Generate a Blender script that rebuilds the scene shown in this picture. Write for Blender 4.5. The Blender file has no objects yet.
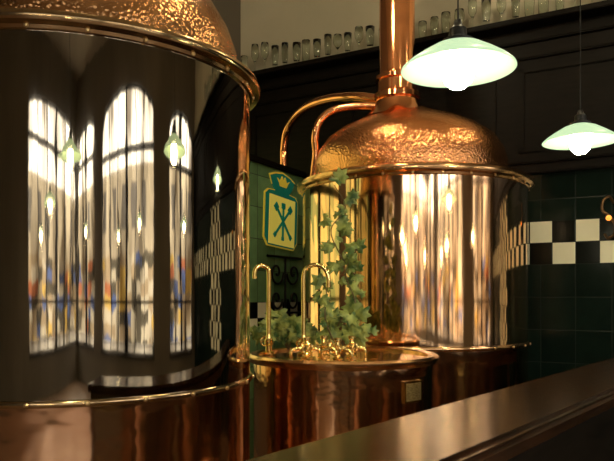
import bpy, bmesh, math, random
from mathutils import Vector, Matrix
random.seed(7)
E=1.55
S=bpy.context.scene
COL=S.collection
try:
    S.view_settings.view_transform='Standard'
except Exception as ex: print(ex)
ANG=math.atan2(-.489,.872)
e1=Vector((.872,-.489,0)).normalized(); e2=Vector((.489,.872,0)).normalized()
def W(s,t,z): return e1*s+e2*t+Vector((0,0,z))

# ---------- materials ----------
def mat(name,col,rough=.5,metal=0,emis=None,es=0,trans=0,ior=1.45,spec=None,coat=0):
    m=bpy.data.materials.new(name); m.use_nodes=True
    b=m.node_tree.nodes['Principled BSDF']
    b.inputs['Base Color'].default_value=(*col,1); b.inputs['Roughness'].default_value=rough
    b.inputs['Metallic'].default_value=metal
    b.inputs['Transmission Weight'].default_value=trans; b.inputs['IOR'].default_value=ior
    b.inputs['Coat Weight'].default_value=coat
    if spec is not None: b.inputs['Specular IOR Level'].default_value=spec
    if emis: b.inputs['Emission Color'].default_value=(*emis,1); b.inputs['Emission Strength'].default_value=es
    return m
def N(m,t,**k):
    n=m.node_tree.nodes.new(t)
    for a,v in k.items(): setattr(n,a,v)
    return n
def L(m,a,b): m.node_tree.links.new(a,b)
def B(m): return m.node_tree.nodes['Principled BSDF']
def math_(m,op,a,b=None,c=None):
    n=N(m,'ShaderNodeMath',operation=op)
    for i,v in enumerate((a,b,c)):
        if v is None: continue
        if isinstance(v,(int,float)): n.inputs[i].default_value=v
        else: L(m,v,n.inputs[i])
    return n.outputs[0]
def mixc(m,f,a,b):
    n=N(m,'ShaderNodeMix',data_type='RGBA')
    if isinstance(f,(int,float)): n.inputs[0].default_value=f
    else: L(m,f,n.inputs[0])
    for v,i in ((a,6),(b,7)):
        if isinstance(v,tuple): n.inputs[i].default_value=(*v,1)
        else: L(m,v,n.inputs[i])
    return n.outputs[2]
def noise_bump(m,scale,vec=(1,1,1),strength=.1,dist=.01,tex='noise',detail=2):
    tc=N(m,'ShaderNodeTexCoord'); mp=N(m,'ShaderNodeMapping'); mp.inputs['Scale'].default_value=vec
    L(m,tc.outputs['Object'],mp.inputs[0])
    if tex=='noise':
        t=N(m,'ShaderNodeTexNoise'); t.inputs['Scale'].default_value=scale; t.inputs['Detail'].default_value=detail; o=t.outputs[0]
    else:
        t=N(m,'ShaderNodeTexVoronoi',feature='SMOOTH_F1'); t.inputs['Scale'].default_value=scale; t.inputs['Smoothness'].default_value=.4; o=t.outputs['Distance']
    L(m,mp.outputs[0],t.inputs['Vector'])
    bp=N(m,'ShaderNodeBump'); bp.inputs['Strength'].default_value=strength; bp.inputs['Distance'].default_value=dist
    L(m,o,bp.inputs['Height']); L(m,bp.outputs[0],B(m).inputs['Normal'])
    return t,bp
def color_noise(m,scale,vec,c1,c2,detail=4):
    tc=N(m,'ShaderNodeTexCoord'); mp=N(m,'ShaderNodeMapping'); mp.inputs['Scale'].default_value=vec
    L(m,tc.outputs['Object'],mp.inputs[0]); t=N(m,'ShaderNodeTexNoise'); t.inputs['Scale'].default_value=scale; t.inputs['Detail'].default_value=detail
    L(m,mp.outputs[0],t.inputs['Vector'])
    r=N(m,'ShaderNodeValToRGB'); r.color_ramp.elements[0].position=.35; r.color_ramp.elements[1].position=.65
    r.color_ramp.elements[0].color=(*c1,1); r.color_ramp.elements[1].color=(*c2,1)
    L(m,t.outputs[0],r.inputs[0]); L(m,r.outputs[0],B(m).inputs['Base Color'])

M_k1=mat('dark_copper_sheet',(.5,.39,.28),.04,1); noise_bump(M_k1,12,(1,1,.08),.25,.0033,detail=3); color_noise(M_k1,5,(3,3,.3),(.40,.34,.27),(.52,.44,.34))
M_k2=mat('copper_sheet',(.9,.52,.26),.07,1); noise_bump(M_k2,12,(1,1,.07),.22,.0035,detail=3); color_noise(M_k2,5,(2,2,.3),(.84,.50,.29),(.93,.62,.38))
M_skirt=mat('reddish_copper_skirt',(.7,.34,.18),.10,1); noise_bump(M_skirt,5,(1,1,1.4),.4,.011); color_noise(M_skirt,4,(1,1,1),(.70,.40,.24),(.88,.54,.33))
M_vat=mat('polished_copper',(1,.56,.3),.11,1); noise_bump(M_vat,7,(1,1,1.4),.4,.010)
M_dome=mat('hammered_copper',(.98,.44,.18),.2,1); noise_bump(M_dome,58,(1,1,1),.7,.0048,'vor')
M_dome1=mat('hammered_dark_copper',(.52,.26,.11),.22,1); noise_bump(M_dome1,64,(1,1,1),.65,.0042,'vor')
M_pipe=mat('copper_pipe',(.92,.40,.18),.12,1)
M_rim=mat('copper_rim',(.76,.44,.21),.18,1)
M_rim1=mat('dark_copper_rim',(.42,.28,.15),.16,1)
M_bolt=mat('brass_bolt',(.7,.5,.25),.3,1)
M_brass=mat('brass',(.9,.66,.25),.13,1)
M_wood=mat('dark_bar_wood',(.05,.022,.012),.2,0,spec=.26); color_noise(M_wood,3,(1,14,14),(.014,.006,.003),(.042,.016,.007)); noise_bump(M_wood,4,(1,10,10),.12,.004)
M_woodb=mat('brown_varnished_wood',(.08,.04,.02),.35); color_noise(M_woodb,5,(1,1,.5),(.05,.025,.012),(.10,.05,.025),2)
M_steel=mat('brushed_steel',(.74,.72,.68),.12,1); noise_bump(M_steel,6,(1,1,1),.25,.01)
M_wood2=mat('black_stained_wood',(.018,.011,.007),.45,spec=.12); color_noise(M_wood2,3,(2,2,10),(.004,.003,.002),(.009,.0062,.0045))
M_frame=mat('window_frame_wood',(.02,.013,.009),.4); noise_bump(M_frame,5,(1,1,8),.1,.004)
M_plaster=mat('cream_plaster',(.6,.52,.34),.85); color_noise(M_plaster,1.5,(1,1,1),(.50,.46,.34),(.57,.52,.39)); noise_bump(M_plaster,30,(1,1,1),.1,.005)
M_plasterd=mat('tan_plaster',(.13,.11,.085),.8); noise_bump(M_plasterd,20,(1,1,1),.1,.005)
M_ceil=mat('ceiling_plaster',(.34,.29,.21),.85); noise_bump(M_ceil,20,(1,1,1),.1,.005)
M_floor=mat('floor_tiles',(.05,.03,.02),.35)
def gridmask(m,sz,w,ax='X',ay='Y'):
    tc=N(m,'ShaderNodeTexCoord'); sp=N(m,'ShaderNodeSeparateXYZ'); L(m,tc.outputs['Object'],sp.inputs[0])
    fx=math_(m,'FRACT',math_(m,'DIVIDE',sp.outputs[ax],sz)); fy=math_(m,'FRACT',math_(m,'DIVIDE',sp.outputs[ay],sz))
    g=math_(m,'MINIMUM',math_(m,'MINIMUM',fx,math_(m,'SUBTRACT',1,fx)),math_(m,'MINIMUM',fy,math_(m,'SUBTRACT',1,fy)))
    return math_(m,'LESS_THAN',g,w/sz),sp
g,sp=gridmask(M_floor,.3,.004); L(M_floor,mixc(M_floor,g,(.22,.14,.09),(.05,.04,.03)),B(M_floor).inputs['Base Color'])
def tile_mat(name,z0,z1,band,plain,gcol,spec=.15,region=None):
    m=mat(name,gcol,.14,spec=spec)
    tc=N(m,'ShaderNodeTexCoord'); sp=N(m,'ShaderNodeSeparateXYZ'); L(m,tc.outputs['Object'],sp.inputs[0])
    X=math_(m,'ADD',sp.outputs['X'],50.0); Z=math_(m,'ADD',sp.outputs['Z'],0.0)
    def cell(sz,zo):
        a=math_(m,'DIVIDE',X,sz); b=math_(m,'DIVIDE',math_(m,'SUBTRACT',Z,zo),sz)
        fx=math_(m,'FRACT',a); fy=math_(m,'FRACT',math_(m,'ADD',b,40))
        g=math_(m,'MINIMUM',math_(m,'MINIMUM',fx,math_(m,'SUBTRACT',1,fx)),math_(m,'MINIMUM',fy,math_(m,'SUBTRACT',1,fy)))
        return math_(m,'FLOOR',a),math_(m,'FLOOR',b),math_(m,'MULTIPLY',g,sz)
    ax,az,ag=cell(band,z0); bx,bz,bg=cell(plain,z0)
    par=math_(m,'GREATER_THAN',math_(m,'FRACT',math_(m,'MULTIPLY',math_(m,'ADD',math_(m,'ADD',ax,az),100.5),.5)),.5)
    inb=math_(m,'MULTIPLY',math_(m,'GREATER_THAN',Z,z0),math_(m,'LESS_THAN',Z,z1))
    if region:
        r=math_(m,'MULTIPLY',math_(m,'GREATER_THAN',X,50+region[0]),math_(m,'LESS_THAN',X,50+region[1]))
        r=math_(m,'MULTIPLY',r,math_(m,'GREATER_THAN',Z,region[2])); inb=math_(m,'MAXIMUM',inb,r)
    cb=N(m,'ShaderNodeCombineXYZ'); L(m,bx,cb.inputs[0]); L(m,bz,cb.inputs[1])
    wn=N(m,'ShaderNodeTexWhiteNoise',noise_dimensions='3D'); L(m,cb.outputs[0],wn.inputs['Vector'])
    gc=mixc(m,wn.outputs['Value'],gcol,tuple(c*1.6 for c in gcol))
    nz=N(m,'ShaderNodeTexNoise'); nz.inputs['Scale'].default_value=9; L(m,tc.outputs['Object'],nz.inputs['Vector'])
    gc=mixc(m,math_(m,'MULTIPLY',nz.outputs[0],.6),gc,tuple(c*.4 for c in gcol))
    chk=mixc(m,par,(.004,.005,.004),(.92,.9,.68))
    col=mixc(m,inb,gc,chk)
    gd=math_(m,'ADD',math_(m,'MULTIPLY',inb,ag),math_(m,'MULTIPLY',math_(m,'SUBTRACT',1,inb),bg))
    gr=math_(m,'LESS_THAN',gd,.003)
    col=mixc(m,gr,col,(.015,.02,.016)); L(m,col,B(m).inputs['Base Color'])
    L(m,math_(m,'MULTIPLY_ADD',gr,.5,.16),B(m).inputs['Roughness'])
    bp=N(m,'ShaderNodeBump'); bp.inputs['Strength'].default_value=.3; bp.inputs['Distance'].default_value=.003
    L(m,math_(m,'MINIMUM',math_(m,'MULTIPLY',gd,150),1),bp.inputs['Height']); L(m,bp.outputs[0],B(m).inputs['Normal'])
    return m
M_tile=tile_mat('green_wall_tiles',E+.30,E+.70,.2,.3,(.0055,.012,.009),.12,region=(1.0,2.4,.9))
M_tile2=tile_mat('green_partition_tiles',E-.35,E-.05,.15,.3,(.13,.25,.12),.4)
M_glass=mat('clear_glass',(.95,1,.95),.03,0,trans=1,ior=1.45)
M_iron=mat('wrought_iron',(.02,.02,.02),.4,.8)
M_shade=mat('opal_glass_shade',(.10,.14,.09),.25,0,emis=(.72,1.0,.60),es=.8)
M_bulb=mat('lit_globe',(1,1,.9),.3,0,emis=(1,.90,.58),es=105)
M_fillglobe=mat('fill_globe_glow',(1,1,.9),.3,0,emis=(1,.84,.53),es=60)  # emission for the added out-of-view fill globes
M_black=mat('black_fitting',(.012,.012,.012),.35)
M_leaf=mat('ivy_leaf',(.08,.16,.04),.45); 
color_noise(M_leaf,14,(1,1,1),(.03,.085,.016),(.34,.39,.10),2)
M_stem=mat('ivy_stem',(.12,.09,.04),.7)
M_sg=mat('sign_green',(.01,.14,.09),.8,emis=(.01,.15,.10),es=.22,spec=.1)  # slight emission mixed into all sign colours to brighten the unlit crest
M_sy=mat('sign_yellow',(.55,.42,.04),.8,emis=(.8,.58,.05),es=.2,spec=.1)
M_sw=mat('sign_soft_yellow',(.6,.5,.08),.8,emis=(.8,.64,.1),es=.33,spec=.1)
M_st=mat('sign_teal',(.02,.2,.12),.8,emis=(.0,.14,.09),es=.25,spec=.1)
def transp(name): 
    m=bpy.data.materials.new(name); m.use_nodes=True; nt=m.node_tree; nt.nodes.remove(B(m))
    tr=nt.nodes.new('ShaderNodeBsdfTransparent'); nt.links.new(tr.outputs[0],nt.nodes['Material Output'].inputs[0]); return m,tr
M_stain,tr=transp('stained_window_glass')
m=M_stain; tc=N(m,'ShaderNodeTexCoord'); vo=N(m,'ShaderNodeTexVoronoi'); vo.inputs['Scale'].default_value=3.5; L(m,tc.outputs['Object'],vo.inputs['Vector'])
sp=N(m,'ShaderNodeSeparateXYZ'); L(m,vo.outputs['Color'],sp.inputs[0])
L(m,mixc(m,sp.outputs[0],(.13,.10,.033),(.03,.04,.014)),tr.inputs[0])
M_curt,tr=transp('sheer_pleated_curtain')
m=M_curt; tc=N(m,'ShaderNodeTexCoord'); mp=N(m,'ShaderNodeMapping'); mp.inputs['Scale'].default_value=(1,0,.25); L(m,tc.outputs['Object'],mp.inputs[0])
nz=N(m,'ShaderNodeTexNoise'); nz.inputs['Scale'].default_value=1.3; nz.inputs['Detail'].default_value=5; L(m,mp.outputs[0],nz.inputs['Vector'])
r=N(m,'ShaderNodeValToRGB'); r.color_ramp.elements[0].position=.36; r.color_ramp.elements[1].position=.60
r.color_ramp.elements[0].color=(.07,.06,.05,1); r.color_ramp.elements[1].color=(.5,.49,.47,1); L(m,nz.outputs[0],r.inputs[0]); L(m,r.outputs[0],tr.inputs[0])

# ---------- mesh helpers ----------
def obj(name,me,m=None,parent=None,loc=None,smooth=None):
    o=bpy.data.objects.new(name,me); COL.objects.link(o)
    if m: me.materials.append(m)
    if parent: o.parent=parent
    if loc is not None: o.location=loc
    if smooth is not None:
        me.polygons.foreach_set('use_smooth',[True]*len(me.polygons))
        me.set_sharp_from_angle(angle=math.radians(smooth))
    return o
def frombm(bm,name):
    me=bpy.data.meshes.new(name); bmesh.ops.recalc_face_normals(bm,faces=bm.faces); bm.to_mesh(me); bm.free(); return me
def empty(name,loc,label,cat,rot=0,group=None):
    o=bpy.data.objects.new(name,None); COL.objects.link(o); o.location=loc; o.rotation_euler[2]=rot; o.empty_display_size=.1
    o['label']=label; o['category']=cat
    if group: o['group']=group
    return o
def tag(o,label,cat,group=None):
    o['label']=label; o['category']=cat
    if group: o['group']=group
def lathe_bm(bm,prof,seg=96,mtx=None):
    rings=[]
    for r,z in prof:
        if r<1e-5: rings.append([bm.verts.new((0,0,z))])
        else: rings.append([bm.verts.new((r*math.cos(2*math.pi*i/seg),r*math.sin(2*math.pi*i/seg),z)) for i in range(seg)])
    for a,b in zip(rings,rings[1:]):
        for i in range(seg):
            j=(i+1)%seg
            if len(a)==1 and len(b)==1: continue
            if len(a)==1: bm.faces.new((a[0],b[i],b[j]))
            elif len(b)==1: bm.faces.new((a[i],b[0],a[j]))
            else: bm.faces.new((a[i],b[i],b[j],a[j]))
    if mtx is not None:
        vs=[v for r in rings for v in r]; bmesh.ops.transform(bm,matrix=mtx,verts=vs)
def lathe(name,prof,m,parent=None,loc=(0,0,0),seg=96,smooth=35):
    bm=bmesh.new(); lathe_bm(bm,prof,seg); return obj(name,frombm(bm,name),m,parent,loc,smooth)
def box_bm(bm,x0,x1,y0,y1,z0,z1,bev=0,mtx=None):
    r=bmesh.ops.create_cube(bm,size=1); vs=r['verts']
    bmesh.ops.transform(bm,matrix=Matrix.Translation(((x0+x1)/2,(y0+y1)/2,(z0+z1)/2))@Matrix.Diagonal((x1-x0,y1-y0,z1-z0,1)),verts=vs)
    if bev:
        es=list({e for v in vs for e in v.link_edges})
        r=bmesh.ops.bevel(bm,geom=es,offset=bev,segments=2,affect='EDGES'); vs=r['verts']
        vs=list({v for f in r['faces'] for v in f.verts}|set(vs))
    if mtx is not None: bmesh.ops.transform(bm,matrix=mtx,verts=[v for v in vs if v.is_valid])
def catmull(P,n=8):
    P=[Vector(p) for p in P]; Q=[P[0]*2-P[1]]+P+[P[-1]*2-P[-2]]; out=[]
    for i in range(1,len(Q)-2):
        a,b,c,d=Q[i-1:i+3]
        for k in range(n):
            t=k/n; out.append(.5*((2*b)+(c-a)*t+(2*a-5*b+4*c-d)*t*t+(3*b-a-3*c+d)*t**3))
    out.append(P[-1]); return out
def tube_bm(bm,P,r,seg=12,n=8,smooth=True):
    pts=catmull(P,n) if smooth else [Vector(p) for p in P]
    if not isinstance(r,(list,tuple)): rr=[r]*len(pts)
    else: rr=[r[0]+(r[1]-r[0])*i/(len(pts)-1) for i in range(len(pts))]
    t=(pts[1]-pts[0]).normalized(); up=Vector((0,0,1)) if abs(t.z)<.9 else Vector((1,0,0))
    nrm=t.cross(up).normalized(); prev=None; first=None
    for i,p in enumerate(pts):
        t=(pts[min(i+1,len(pts)-1)]-pts[max(i-1,0)]).normalized()
        nrm=(nrm-t*nrm.dot(t)).normalized(); bi=t.cross(nrm)
        ring=[bm.verts.new(p+(nrm*math.cos(a)+bi*math.sin(a))*rr[i]) for a in [2*math.pi*k/seg for k in range(seg)]]
        if prev:
            for k in range(seg): bm.faces.new((prev[k],prev[(k+1)%seg],ring[(k+1)%seg],ring[k]))
        else: first=ring
        prev=ring
    bm.faces.new(first); bm.faces.new(prev)
def tube(name,P,r,m,parent=None,loc=(0,0,0),seg=12,n=8,smooth=True):
    bm=bmesh.new(); tube_bm(bm,P,r,seg,n,smooth); return obj(name,frombm(bm,name),m,parent,loc,50)
def sphere_bm(bm,r,c,s=16):
    bmesh.ops.create_uvsphere(bm,u_segments=s,v_segments=s//2+2,radius=r,matrix=Matrix.Translation(c))
def rbox(name,s0,s1,t0,t1,z0,z1,m,struct=True,bev=0,origin=None):
    bm=bmesh.new(); box_bm(bm,s0,s1,t0,t1,z0,z1,bev); o=obj(name,frombm(bm,name),m); o.rotation_euler[2]=ANG
    if struct: o['kind']='structure'
    return o

# ---------- room ----------
SL,SR,TB,TF,H=-4.5,5.5,6.42,-6.0,5.6
rbox('floor',SL-.2,SR+.2,TF-.2,TB+.2,-.1,0,M_floor)
rbox('ceiling',SL-.2,SR+.2,TF-.2,TB+.2,H,H+.1,M_ceil)
rbox('wall_back',SL-.2,SR+.2,TB,TB+.15,0,H,M_plaster)
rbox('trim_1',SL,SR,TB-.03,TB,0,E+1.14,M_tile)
bm=bmesh.new()
z0,z1=E+1.14,E+2.47
box_bm(bm,SL,SR,TB-.05,TB,z0,z1)
box_bm(bm,SL,SR,TB-.10,TB,z0,z0+.09,.012)
box_bm(bm,SL,SR,TB-.14,TB,z0+.09,z0+.13,.012)
box_bm(bm,SL,SR,TB-.13,TB,z1-.12,z1,.012)
box_bm(bm,SL,SR,TB-.09,TB,z1-.26,z1-.12,.012)
x=SL+.2
while x<SR-.9:
    box_bm(bm,x,x+.06,TB-.07,TB,z0+.2,z1-.33,.008); box_bm(bm,x+1.24,x+1.3,TB-.07,TB,z0+.2,z1-.33,.008)
    box_bm(bm,x,x+1.3,TB-.07,TB,z0+.2,z0+.26,.008); box_bm(bm,x,x+1.3,TB-.07,TB,z1-.39,z1-.33,.008)
    x+=1.5
o=obj('trim_2',frombm(bm,'trim_2'),M_wood2); o.rotation_euler[2]=ANG; o['kind']='structure'
bm=bmesh.new(); box_bm(bm,SL+.02,SR-.02,TB-.30,TB-.002,E+2.472,E+2.52,.008)
o=obj('wall_shelf',frombm(bm,'wall_shelf'),M_wood2); o.rotation_euler[2]=ANG; tag(o,'long black-stained wooden shelf high on the wall holding glasses','shelf')
rbox('trim_3',SL,SR,TB-.12,TB,H-.15,H,M_plaster,bev=.03)

def archpts(c,w,sp,rise,n=24):
    return [(c+w/2*math.cos(a),sp+rise*math.sin(a)) for a in [math.pi*i/n for i in range(n+1)]]
def window_wall(name,x0,x1,h,wins,mtx,m):
    cu=bpy.data.curves.new(name,'CURVE'); cu.dimensions='2D'; cu.fill_mode='BOTH'; cu.extrude=.1
    def poly(pts):
        s=cu.splines.new('POLY'); s.points.add(len(pts)-1); s.use_cyclic_u=True
        for p,q in zip(s.points,pts): p.co=(q[0],q[1],0,1)
    poly([(x0,0),(x1,0),(x1,h),(x0,h)])
    for c,b,w,sp,rise in wins:
        poly([(c-w/2,b),(c+w/2,b)]+archpts(c,w,sp,rise))
    to=bpy.data.objects.new('tmp',cu); COL.objects.link(to)
    dg=bpy.context.evaluated_depsgraph_get(); me=bpy.data.meshes.new_from_object(to.evaluated_get(dg)); bpy.data.objects.remove(to)
    me.transform(Matrix.Rotation(math.pi/2,4,'X')); me.materials.clear()
    o=obj(name,me,m); o.matrix_world=mtx; o['kind']='structure'; return o
WN=[0]
def window(mtx,c,b,w,sp,rise,stain=False):
    WN[0]+=1; bm=bmesh.new(); r=w/2
    arc=[(x,0,z) for x,z in archpts(c,w,sp,rise)]
    tube_bm(bm,[(c+r,0,b)]+arc+[(c-r,0,b)],.06,8,1,False)
    def topz(x): return sp+rise*math.sqrt(max(0,1-((x-c)/r)**2))
    nm=max(1,round(w/.95))
    if nm%2: nm+=1
    for i in range(1,nm):
        x=c-r+w*i/nm; hw=.10 if i==nm//2 else .022
        box_bm(bm,x-hw,x+hw,-.06,.06,b,topz(x))
    box_bm(bm,c-r,c+r,-.05,.05,sp-.5,sp-.40); box_bm(bm,c-r-.05,c+r+.05,-.12,.16,b-.06,b+.03)
    box_bm(bm,c-r,c+r,-.025,.025,b+.75,b+.80)
    o=obj('window_%d'%WN[0],frombm(bm,'window'),M_frame); o.matrix_world=mtx; o['kind']='structure'
    bm=bmesh.new(); vs=[bm.verts.new(p) for p in [(c-r,.075,b),(c+r,.075,b)]+[(x,.075,z) for x,y,z in arc]]; bm.faces.new(vs)
    if stain: obj('pane',frombm(bm,'pane'),M_stain,o)
    else: obj('sheer_curtain',frombm(bm,'sheer'),M_curt,o)
    li=bpy.data.lights.new('portal','AREA'); li.shape='RECTANGLE'; li.size=w; li.size_y=sp+rise-b
    try: li.cycles.is_portal=True
    except Exception as ex: print(ex)
    lo=bpy.data.objects.new('window_portal',li); COL.objects.link(lo)
    return o,lo
def frame(xa,ya,org): 
    return Matrix(((xa.x,ya.x,0,org.x),(xa.y,ya.y,0,org.y),(0,0,1,org.z),(0,0,0,1)))
MR=frame(e2,-e1,W(SR,0,0)); MF=frame(-e1,-e2,W(0,TF,0)); ML=frame(-e2,e1,W(SL-.1,0,0))
def put(mtx,lst,inside,stain=False):
    for (c,b,w,sp,rise) in lst:
        o,lo=window(mtx,c,b,w,sp,rise,stain)
        p=mtx@Vector((c,0,(b+sp+rise)/2)); lo.location=p
        lo.rotation_euler=inside.to_track_quat('-Z','Z').to_euler()
wr=[(-.35,.7,4.8,4.2,.5),(4.75,.7,2.5,4.0,.4),(-4.7,.7,2.3,4.4,.2)]
window_wall('wall_right',TF,TB,H,wr,MR,M_plasterd); put(MR,wr,-e1)
wf=[(-2.75,.7,5.3,4.4,.25)]
window_wall('wall_front',-SR,-SL,H,wf,MF,M_plasterd); put(MF,wf,e2)
wl=[(-4.5,.75,3.2,3.2,.8),(-1.2,.75,2.4,3.2,.8)]
window_wall('wall_left',-TB,-TF,H,wl,ML,M_plasterd); put(ML,wl,e1,True)

# outside
M_fac=mat('street_facade',(.6,.5,.38),.8)
m=M_fac; tc=N(m,'ShaderNodeTexCoord'); sp=N(m,'ShaderNodeSeparateXYZ'); L(m,tc.outputs['Object'],sp.inputs[0])
A=math_(m,'ADD',sp.outputs['X'],sp.outputs['Y'])
nzf=N(m,'ShaderNodeTexNoise'); nzf.inputs['Scale'].default_value=.9; nzf.inputs['Detail'].default_value=3; L(m,tc.outputs['Object'],nzf.inputs['Vector'])
Aw=math_(m,'ADD',A,math_(m,'MULTIPLY',nzf.outputs[0],1.5)); Zw=math_(m,'ADD',sp.outputs['Z'],math_(m,'MULTIPLY',nzf.outputs[0],.8))
cc=N(m,'ShaderNodeCombineXYZ'); L(m,math_(m,'FLOOR',math_(m,'DIVIDE',Aw,1.3)),cc.inputs[0]); L(m,math_(m,'FLOOR',math_(m,'DIVIDE',Zw,.5)),cc.inputs[1])
wn=N(m,'ShaderNodeTexWhiteNoise'); L(m,cc.outputs[0],wn.inputs['Vector'])
low=math_(m,'LESS_THAN',Zw,3.4)
rp=N(m,'ShaderNodeValToRGB'); rp.color_ramp.interpolation='CONSTANT'
cols=[(0,(.42,.33,.22)),(.28,(.09,.08,.06)),(.5,(.6,.55,.45)),(.70,(.10,.15,.36)),(.79,(.65,.45,.12)),(.9,(.45,.15,.07))]
rp.color_ramp.elements[0].color=(*cols[0][1],1); rp.color_ramp.elements[1].position=cols[1][0]; rp.color_ramp.elements[1].color=(*cols[1][1],1)
for p_,c_ in cols[2:]:
    e_=rp.color_ramp.elements.new(p_); e_.color=(*c_,1)
L(m,wn.outputs['Value'],rp.inputs[0])
fx=math_(m,'FRACT',math_(m,'DIVIDE',A,2.4)); fz=math_(m,'FRACT',math_(m,'DIVIDE',sp.outputs['Z'],3.1))
wi=math_(m,'MULTIPLY',math_(m,'LESS_THAN',math_(m,'ABSOLUTE',math_(m,'SUBTRACT',fx,.5)),.2),math_(m,'LESS_THAN',math_(m,'ABSOLUTE',math_(m,'SUBTRACT',fz,.5)),.25))
c=mixc(m,wi,(.5,.44,.34),(.16,.15,.14)); c=mixc(m,low,c,rp.outputs[0]); L(m,c,B(m).inputs['Base Color'])
for nm,a in (('building',(18,19,-26,26,0,6)),('building',(-20,17,-21,-20,0,6))):
    o=rbox(nm,*a,M_fac,struct=False); tag(o,'pale stone street building with coloured shopfronts','building')
M_road=mat('pavement',(.4,.38,.35),.8); noise_bump(M_road,20)
o=rbox('ground',-25,25,-26,26,-.25,-.11,M_road,struct=True)

w=bpy.data.worlds.new('World'); S.world=w; w.use_nodes=True
w.node_tree.nodes['Background'].inputs[0].default_value=(.98,1,.95,1); w.node_tree.nodes['Background'].inputs[1].default_value=14.0

# ---------- kettles ----------
def kettle(name,cx,cy,R,zring,zrim,dome,neck,label,mb,md,nb,ch_off=(0,0),mr=None,k_=1,doff=0):
    k=empty(name,(cx,cy,0),label,'brewing kettle')
    lathe('skirt',[(0,.0),(R+.05,0),(R+.05,.12),(R,.16),(R,.17),(R,zring)],M_skirt,k,seg=256,smooth=15)
    lathe('body',[(R,zring),(R,zrim-.012)],mb,k,seg=256,smooth=15)
    h=.014*k_
    lathe('band_ring',[(R+.001,zring-h),(R+.010,zring-h*.9),(R+.015,zring-h*.3),(R+.015,zring+h*.3),(R+.010,zring+h*.9),(R+.001,zring+h)],mr,k,seg=200)
    q=k_
    lathe('rim_flange',[(R+.001,zrim-.045*q),(R+.012,zrim-.042*q),(R+.018,zrim-.03*q),(R+.045,zrim-.022*q),(R+.052,zrim-.012*q),(R+.052,zrim),(R+.048,zrim+.012*q),(R+.03,zrim+.02*q),(dome[0][0]-.05,zrim+.025*q),(dome[0][0]-.05,zrim-.0)],mr,k,seg=200)
    lathe('dome',dome,md,k,loc=(doff,0,0),seg=128,smooth=60)
    lathe('chimney',neck,M_pipe,k,loc=(ch_off[0],ch_off[1],0),seg=48,smooth=30)
    bm=bmesh.new(); lathe_bm(bm,[(0,0),(.009,0),(.009,.003),(.006,.007),(0,.008)],10); bme=frombm(bm,'bolt'); bme.materials.append(M_bolt)
    for zz,rr,n in ((zring,R+.0145,nb),(zrim-.034*q,R+.015,nb)):
        for i in range(n):
            a=2*math.pi*(i+.3)/n
            o=bpy.data.objects.new('bolt',bme); COL.objects.link(o); o.parent=k
            o.location=(rr*math.cos(a),rr*math.sin(a),zz); o.rotation_euler=(0,math.pi/2,a)
    return k
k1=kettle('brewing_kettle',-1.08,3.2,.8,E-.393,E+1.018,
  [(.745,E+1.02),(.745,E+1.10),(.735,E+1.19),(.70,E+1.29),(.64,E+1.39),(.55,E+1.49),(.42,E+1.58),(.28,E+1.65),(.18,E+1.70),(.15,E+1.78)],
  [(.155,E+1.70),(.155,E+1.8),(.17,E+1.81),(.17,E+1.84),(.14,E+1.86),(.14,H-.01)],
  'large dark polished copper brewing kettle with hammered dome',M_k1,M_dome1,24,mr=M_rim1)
k2=kettle('brewing_kettle',.904,5.65,.94,E-.375,E+.935,
  [(.80,E+.93),(.815,E+1.04),(.81,E+1.13),(.78,E+1.23),(.71,E+1.33),(.59,E+1.415),(.44,E+1.485),(.29,E+1.54),(.18,E+1.59)],
  [(.31,E+1.50),(.25,E+1.55),(.205,E+1.61),(.185,E+1.66),(.2,E+1.67),(.2,E+1.71),(.17,E+1.73),(.165,E+1.82),(.185,E+1.83),(.185,E+1.86),(.152,E+1.88),(.15,E+1.89),(.15,H-.01)],
  'round polished copper brewing kettle with hammered dome and chimney pipe',M_k2,M_dome,28,(-.14,-.05),M_rim,1.3,-.03)
def KP(px,py,Y,c): # reads a photo position into metres at depth Y
    return Vector(((px-307)/660*Y-c[0],Y-c[1],E+(297-py)/660*Y))
c2=(.904,5.65)
tube('vapour_pipe',[KP(382,100,5.6,c2),KP(355,97,5.75,c2),KP(325,100,6.1,c2),KP(302,110,6.5,c2),KP(288,128,6.9,c2),KP(284,150,7.0,c2),KP(284,180,7.0,c2),KP(284,420,7.0,c2)],.043,M_pipe,k2,seg=16)
tube('vapour_pipe',[KP(382,106,5.55,c2),KP(358,106,5.58,c2),KP(334,110,5.6,c2),KP(320,121,5.6,c2),KP(315,138,5.6,c2),KP(316,155,5.62,c2),Vector((-.86,-.03,E+.96))],.032,M_pipe,k2,seg=16)

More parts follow.
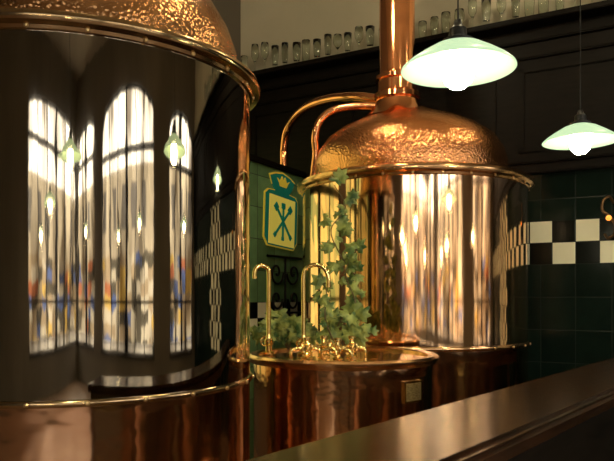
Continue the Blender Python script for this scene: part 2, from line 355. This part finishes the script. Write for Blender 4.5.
# ---------- vat ----------
VC=(.218,4.0); VR=.55; VZ=E-.35
v=empty('copper_vat',(VC[0],VC[1],0),'low round copper collecting vat with brass plate below the taps','vat')
lathe('body',[(0,0),(VR,0),(VR,.1),(VR-.01,.12),(VR-.01,.13),(VR-.01,VZ-.03)],M_vat,v,seg=128,smooth=20)
lathe('rim',[(VR-.012,VZ-.04),(VR+.012,VZ-.035),(VR+.022,VZ-.015),(VR+.022,VZ),(VR+.008,VZ+.012),(VR-.02,VZ+.014),(VR-.04,VZ+.006),(VR-.04,VZ-.02)],M_rim,v,seg=128)
lathe('lid',[(VR-.035,VZ-.02),(VR-.035,VZ-.01),(.4,VZ-.004),(.2,VZ-.001),(0,VZ)],M_vat,v,seg=96)
def curved_plate(name,r0,r1,hw,z0_,z1_,m,parent):
    bm=bmesh.new(); a0=math.radians(41); rows=[]
    for rr in (r0,r1):
        rows.append([[bm.verts.new((rr*math.sin(a0+da),-rr*math.cos(a0+da),zz)) for da in [hw*(-1+.2*i) for i in range(11)]] for zz in (z0_,z1_)])
    for q in range(10):
        bm.faces.new((rows[1][0][q],rows[1][0][q+1],rows[1][1][q+1],rows[1][1][q]))
        for w_ in (0,1): bm.faces.new((rows[0][w_][q],rows[0][w_][q+1],rows[1][w_][q+1],rows[1][w_][q]))
    for q in (0,10): bm.faces.new((rows[0][0][q],rows[0][1][q],rows[1][1][q],rows[1][0][q]))
    return obj(name,frombm(bm,name),m,parent)
M_plate=mat('engraved_brass',(.5,.34,.12),.4,.9); color_noise(M_plate,70,(1,1,3),(.30,.2,.07),(.58,.42,.17))
pl=curved_plate('name_plate',VR-.015,VR+.004,.13,VZ-.225,VZ-.105,M_brass,v); pl['label']='small rectangular brass plate'
pl2=curved_plate('engraved_panel',VR+.003,VR+.006,.11,VZ-.213,VZ-.117,M_plate,pl); pl2['label']='darker engraved brass centre'

TZ=VZ+.002
def wheel(bm,y,z,r=.03):
    tube_bm(bm,[(0,-.015,z),(0,y,z)],.007,8,1,False)
    for i in range(5):
        a=2*math.pi*i/5; tube_bm(bm,[(0,y,z),(r*math.cos(a),y,z+r*math.sin(a))],.0035,6,1,False)
    tube_bm(bm,[(r*math.cos(a),y,z+r*math.sin(a)) for a in [2*math.pi*i/16 for i in range(17)]],.005,8,1,False)
def tap(x,y,h,reach,ang,label):
    t=empty('swan_neck_tap',(x,y,TZ),label,'tap',ang,group='swan-neck taps on the copper vat')
    tube('spout',[(0,0,.05),(0,0,h*.5),(0,0,h-reach*.5),(reach*.15,0,h-reach*.12),(reach*.5,0,h),(reach*.85,0,h-reach*.15),(reach,0,h-reach*.55),(reach,0,h-reach*.9)],.0135,M_brass,t)
    lathe('valve_body',[(0,0),(.04,0),(.04,.01),(.02,.018),(.02,.05),(.028,.06),(.028,.085),(.018,.095),(.014,.12),(0,.12)],M_brass,t,seg=24)
    bm=bmesh.new(); wheel(bm,-.07,.072); obj('hand_wheel',frombm(bm,'wheel'),M_brass,t,smooth=40)
    return t
tap(-.235,4.05,.54,.09,math.radians(200),'tall slim brass swan-neck tap standing on the copper vat')
tap(-.02,3.95,.54,.15,math.radians(-10),'tall slim brass swan-neck tap with arched spout beside ivy')
def valve(x,y,ang,label):
    t=empty('brass_valve',(x,y,TZ),label,'valve',ang,group='low brass valves on the copper vat')
    lathe('valve_body',[(0,0),(.035,0),(.035,.008),(.016,.015),(.018,.03),(.032,.045),(.032,.065),(.016,.08),(.014,.10),(.022,.105),(.022,.12),(0,.125)],M_brass,t,seg=24)
    tube('side_pipe',[(-.09,0,-.0),(-.09,0,.035),(-.075,0,.052),(-.03,0,.055),(.05,0,.055),(.075,0,.04),(.08,0,.0)],.010,M_brass,t)
    bm=bmesh.new(); wheel(bm,-.06,.058,.028); obj('hand_wheel',frombm(bm,'wheel'),M_brass,t,smooth=40)
for x_,y_,a_ in ((.0,3.74,5),(.17,3.66,-15),(.10,3.88,30),(.26,3.84,0)):
    valve(x_,y_,math.radians(a_),'low brass valve with small hand wheel and side pipes')

# ---------- ivy ----------
def leaf_bm(bm,p,size,nrm,rot):
    out=[(0,0),(.35,-.12),(.62,.08),(.42,.28),(.55,.62),(.22,.58),(0,1.0),(-.22,.58),(-.55,.62),(-.42,.28),(-.62,.08),(-.35,-.12)]
    q=nrm.to_track_quat('Z','Y').to_matrix().to_4x4(); mt=Matrix.Translation(p)@q@Matrix.Rotation(rot,4,'Z')@Matrix.Scale(size,4)
    c=bm.verts.new(mt@Vector((0,.35,.08))); vs=[bm.verts.new(mt@Vector((x,y,-abs(x)*.25-.1*y*y))) for x,y in out]
    for i in range(len(vs)): bm.faces.new((c,vs[i],vs[(i+1)%len(vs)]))
def ivy(name,base,paths,dens,label,size=.05,spread=.05):
    iv=empty(name,base,label,'ivy plant'); bs=bmesh.new(); bl=bmesh.new()
    for P in paths:
        tube_bm(bs,P,[.006,.003],6,6)
        pts=catmull(P,10)
        for i in range(len(pts)-1):
            for _ in range(int(dens) + (random.random()<dens%1)):
                d=Vector((random.gauss(0,1),random.gauss(0,1),random.gauss(0,.6)))
                d.normalize(); p=pts[i].lerp(pts[i+1],random.random())+d*random.uniform(.01,spread)
                if p.z<.09: p.z=.09+random.random()*.04
                nr=Vector((random.uniform(-.9,.9),-1,random.uniform(-.2,1.1))).normalized()
                leaf_bm(bl,p,random.uniform(.5,1.25)*size,nr,random.uniform(0,6.28))
    obj('stem',frombm(bs,'stem'),M_stem,iv,smooth=60); obj('foliage',frombm(bl,'foliage'),M_leaf,iv)
    return iv
ivy('ivy_plant',(.24,4.12,VZ+.010),[
  [(0,0,0),(-.05,-.02,.15),(.04,0,.3),(.07,.0,.45),(-.03,0,.6),(-.09,0,.76),(.0,0,.9),(-.07,.0,1.04)],
  [(0,0,0),(.03,-.05,.12),(.06,-.05,.3),(.0,-.03,.5),(.10,-.02,.68)],
  [(0,0,.0),(-.08,-.1,.08),(-.13,-.12,.22),(-.12,-.1,.36),(-.15,-.1,.48)],[(0,0,0),(.08,-.08,.1),(.05,-.1,.2)]],.66,'tall climbing ivy vine growing up from the copper vat',.078,.12)
ivy('ivy_plant',(-.12,4.29,VZ+.010),[
  [(0,0,0),(-.08,-.02,.12),(-.14,-.04,.12),(-.2,-.05,.10)],[(0,0,0),(.05,-.02,.14),(.10,-.04,.13),(.13,-.10,.10)],
  [(0,0,0),(-.03,-.0,.14),(-.10,-.0,.22)],[(0,0,0),(.03,-.03,.10),(.04,-.06,.16)]],1.9,'low bushy ivy plant spreading over the copper vat',.075,.08)

# ---------- partition with crest ----------
PS=-3.45
MP=frame(e2,-e1,W(PS,0,0))
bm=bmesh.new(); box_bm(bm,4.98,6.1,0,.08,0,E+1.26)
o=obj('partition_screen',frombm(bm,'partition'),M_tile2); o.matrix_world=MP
part=o; tag(o,'green tiled low partition wall with dark wooden capping','partition')
bm=bmesh.new(); box_bm(bm,4.96,6.12,-.03,.11,E+1.26,E+1.32,.012); o=obj('capping',frombm(bm,'cap'),M_wood2,part)
bm=bmesh.new(); box_bm(bm,6.1,6.16,-.02,.10,0,E+1.26,.01); o=obj('end_post',frombm(bm,'post'),M_wood2,part)
sign=empty('crest_sign',(0,0,0),'green and yellow brewery crest sign with crown on tiled partition','sign')
sign.matrix_world=frame(e2,-e1,MP@Vector((5.61,-.003,E+.86)))@Matrix.Rotation(math.radians(3),4,'Y')@Matrix.Scale(.96,4)
def plate(name,pts,y0,y1,m,par):
    bm=bmesh.new(); a=[bm.verts.new((x,y0,z)) for x,z in pts]; b=[bm.verts.new((x,y1,z)) for x,z in pts]
    bm.faces.new(a); bm.faces.new(b[::-1])
    for i in range(len(a)): j=(i+1)%len(a); bm.faces.new((a[i],a[j],b[j],b[i]))
    return obj(name,frombm(bm,name),m,par)
body=[(-.26,-.39),(.26,-.39),(.33,-.31),(.33,.14),(.27,.185),(.14,.195),(.20,.25),(.25,.34),(.15,.375),(0,.40),(-.15,.375),(-.25,.34),(-.20,.25),(-.14,.195),(-.27,.185),(-.33,.14),(-.33,-.31)]
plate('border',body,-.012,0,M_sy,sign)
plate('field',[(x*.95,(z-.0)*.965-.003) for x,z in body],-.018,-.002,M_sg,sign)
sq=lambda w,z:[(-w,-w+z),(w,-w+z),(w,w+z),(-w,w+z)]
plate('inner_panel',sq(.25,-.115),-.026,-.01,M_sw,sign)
bm=bmesh.new()
for a in (0,45,-45):
    R_=Matrix.Translation((0,-.034,-.115))@Matrix.Rotation(math.radians(a),4,'Y')
    l=1.2 if a else 1.0
    box_bm(bm,-.012,.012,-.006,.006,-.18*l,.18*l,0,R_)
    box_bm(bm,-.036,.036,-.006,.006,.13*l,.19*l,.004,R_)
    box_bm(bm,-.024,.024,-.006,.006,-.2*l,-.16*l,.004,R_)
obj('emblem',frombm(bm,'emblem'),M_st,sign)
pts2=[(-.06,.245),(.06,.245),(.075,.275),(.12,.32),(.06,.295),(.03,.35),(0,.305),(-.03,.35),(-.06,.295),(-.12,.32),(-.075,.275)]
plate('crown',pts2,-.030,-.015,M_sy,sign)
bm=bmesh.new()
def spiral(cx,cz,r,turns,dirn,a0):
    return [(cx+dirn*r*(1-i/26)*math.cos(a0+turns*2*math.pi*i/24),0,cz+r*(1-i/26)*math.sin(a0+turns*2*math.pi*i/24)) for i in range(25)]
for dx in (-1,1):
    tube_bm(bm,spiral(dx*.16,.12,.13,1.4,dx,math.pi),.012,8,1,False)
    tube_bm(bm,spiral(dx*.16,-.14,.11,1.4,dx,math.pi),.012,8,1,False)
tube_bm(bm,[(0,0,-.28),(0,0,.28)],.012,8,1,False)
tube_bm(bm,[(-.33,0,.28),(.33,0,.28)],.012,8,1,False); tube_bm(bm,[(-.33,0,-.28),(.33,0,-.28)],.012,8,1,False)
o=obj('iron_scrollwork',frombm(bm,'scroll'),M_iron,smooth=50); o.matrix_world=frame(e2,-e1,MP@Vector((5.68,-.015,E+.12))); tag(o,'black wrought-iron scroll ornament mounted below the crest','ironwork')

# ---------- counter ----------
cd=Vector((.622,.783,0)).normalized(); cn=Vector((cd.y,-cd.x,0))
Bk=Vector((-.157,1.82,0)); CZ=E-.45
CM=Matrix(((cd.x,cn.x,0,Bk.x),(cd.y,cn.y,0,Bk.y),(0,0,1,0),(0,0,0,1)))
x0,x1=-.45,4.75
bm=bmesh.new(); box_bm(bm,x0,x1,-.02,.42,CZ-.045,CZ,.012)
box_bm(bm,x0,x1,.38,.455,CZ-.075,CZ-.012,.016)
o=obj('bar_countertop',frombm(bm,'top'),M_wood,smooth=30); o.matrix_world=CM; tag(o,'long glossy dark wooden bar top with rounded edge','countertop')
cb=empty('bar_counter',Bk,'dark wooden panelled bar counter supporting the bar top','bar counter'); cb.matrix_world=CM
bm=bmesh.new(); box_bm(bm,x0+.02,x1-.02,.04,.36,0,CZ-.046); obj('body',frombm(bm,'cbody'),M_woodb,cb)
bm=bmesh.new(); box_bm(bm,x0+.02,x1-.02,.36,.41,CZ-.16,CZ-.078,.01); box_bm(bm,x0+.02,x1-.02,.36,.375,.02,CZ-.16); obj('front_panel',frombm(bm,'cm'),M_wood2,cb)
xx=x0+.1
while xx<x1-.6:
    bm=bmesh.new(); box_bm(bm,xx,xx+.5,.015,.04,.12,CZ-.12,.006); obj('reflector_panel',frombm(bm,'sd'),M_steel,cb); xx+=.56  # unseen steel panels added to be mirrored in the copper skirts and vat

# ---------- pendant lamps ----------
sh=[(.035,.098),(.05,.09),(.09,.075),(.14,.045),(.18,.018),(.2,0),(.202,-.006),(.197,-.006),(.176,.010),(.137,.037),(.088,.066),(.05,.08),(.03,.088)]
parts=[]
def lamp(p,label):
    global parts
    t=empty('pendant_lamp',p,label,'lamp',group='pendant lamps over the bar')
    if not parts:
        parts.append(lathe('lamp_shade',sh,M_shade,t,seg=64,smooth=60))
        parts.append(lathe('globe',[(0,-.075),(.025,-.071),(.047,-.052),(.058,-.022),(.056,.008),(.04,.04),(.025,.07)],M_bulb,t,seg=32,smooth=60))
        parts.append(lathe('cap',[(0,.175),(.012,.172),(.018,.15),(.03,.14),(.032,.11),(.055,.10),(.055,.088),(.02,.07)],M_black,t,seg=32,smooth=40))
        parts.append(tube('cord',[(0,0,.165),(0,0,H-p[2])],.003,M_black,t,seg=8,n=1,smooth=False))
    else:
        for q in parts:
            c=q.copy(); COL.objects.link(c); c.parent=t
LZ=E+.818
lamp((.54,2.36,LZ),'lit pendant lamp with shallow pale green glass shade over the bar')
lamp((1.52,3.67,LZ+.05),'lit pendant lamp with shallow pale green glass shade near tiled wall')
for s_,t_ in ((-1.0,.55),(-.3,-1.5),(2.6,-2.2),(3.0,1.2),(2.8,4.0),(.6,-4.4),(4.2,-.6)):
    p=W(s_,t_,LZ); lamp(tuple(p),'lit pendant lamp with shallow pale green glass shade in the room')
bm=bmesh.new(); sphere_bm(bm,.13,(0,0,0),24); gme=frombm(bm,'cg'); gme.materials.append(M_fillglobe); gme.polygons.foreach_set('use_smooth',[True]*len(gme.polygons))
bm=bmesh.new(); tube_bm(bm,[(0,0,.12),(0,0,H-4.6)],.012,8,1,False); lathe_bm(bm,[(0,.12),(.06,.12),(.05,.17),(0,.18)],16); sme=frombm(bm,'cs'); sme.materials.append(M_black)
for x_,y_ in ((-.5,1.6),(1.3,3.0),(.0,4.4),(2.9,4.3),(-2.4,2.2),(3.0,.6)):  # out-of-view lights added to brighten the domes and the upper wall
    t=empty('added_fill_globe',(x_,y_,4.6),'added unseen warm globe light under the ceiling','lamp',group='added fill lights under the ceiling')
    for n_,me_ in (('globe',gme),('hanger',sme)):
        q=bpy.data.objects.new(n_,me_); COL.objects.link(q); q.parent=t

# ---------- glasses on shelf ----------
kinds={'goblet':[(0,0),(.04,0),(.04,.004),(.008,.012),(.006,.10),(.02,.12),(.045,.16),(.05,.21),(.043,.27),(.040,.27),(.047,.21),(.042,.162),(.018,.125),(0,.12)],
'pilsner_glass':[(0,0),(.035,0),(.033,.01),(.02,.02),(.03,.06),(.04,.16),(.045,.27),(.042,.27),(.037,.16),(.027,.065),(0,.05)],
'beer_tumbler':[(0,0),(.038,0),(.042,.10),(.048,.17),(.045,.22),(.042,.22),(.045,.17),(.039,.10),(.035,.012),(0,.012)]}
meshes={}
for kx,pf in kinds.items():
    bm=bmesh.new(); lathe_bm(bm,pf,20); me=frombm(bm,kx); me.materials.append(M_glass); me.polygons.foreach_set('use_smooth',[True]*len(me.polygons)); meshes[kx]=me
s_=-4.3; i=0
names=list(kinds)
while s_<3.0:
    kx=names[(i//3)%3] if random.random()<.5 else random.choice(names)
    o=bpy.data.objects.new(kx,meshes[kx]); COL.objects.link(o); o.location=W(s_,TB-.2+random.uniform(-.02,.02),E+2.52); s0=random.uniform(.85,1.12); o.scale=(s0,s0,random.uniform(.85,1.25))
    tag(o,{'goblet':'clear stemmed goblet on the high shelf','pilsner_glass':'tall clear tapered pilsner glass on the high shelf','beer_tumbler':'clear rounded beer tumbler on the high shelf'}[kx],'glass','drinking glasses on the high shelf')
    s_+=random.uniform(.112,.145); i+=1

wb=empty('wall_bracket',W(0,0,0),'curled brass wall bracket with small amber globe on dark tiles','wall lamp')
px,py=609,216
u=(px-307)/660; Y=1/(.1359+.0762*u)-.14; P0=Vector((u*Y,Y,E+(297-py)/660*Y))
wb.matrix_world=Matrix.Translation(P0)@Matrix.Rotation(ANG,4,'Z')
tube('arm',[(.03,.08,.12),(.0,.02,.17),(-.045,-.02,.13),(-.05,-.02,.05),(0,-.02,0),(.05,-.02,-.08),(.04,.0,-.16),(-.01,.02,-.19),(-.04,.08,-.15)],.012,mat('aged_bronze',(.22,.13,.06),.35,1),wb)
bm=bmesh.new(); sphere_bm(bm,.024,(-.0,-.03,-.02)); obj('globe',frombm(bm,'g'),mat('amber_globe',(.9,.4,.08),.2,0,emis=(1,.35,.05),es=1.5),wb,smooth=60)

# ---------- camera ----------
cam=bpy.data.cameras.new('Camera'); co=bpy.data.objects.new('Camera',cam); COL.objects.link(co); S.camera=co
co.location=(0,0,E); co.rotation_euler=(math.pi/2,0,0)
cam.sensor_width=36; cam.lens=36*660/614; cam.shift_y=66.5/614; cam.clip_end=200
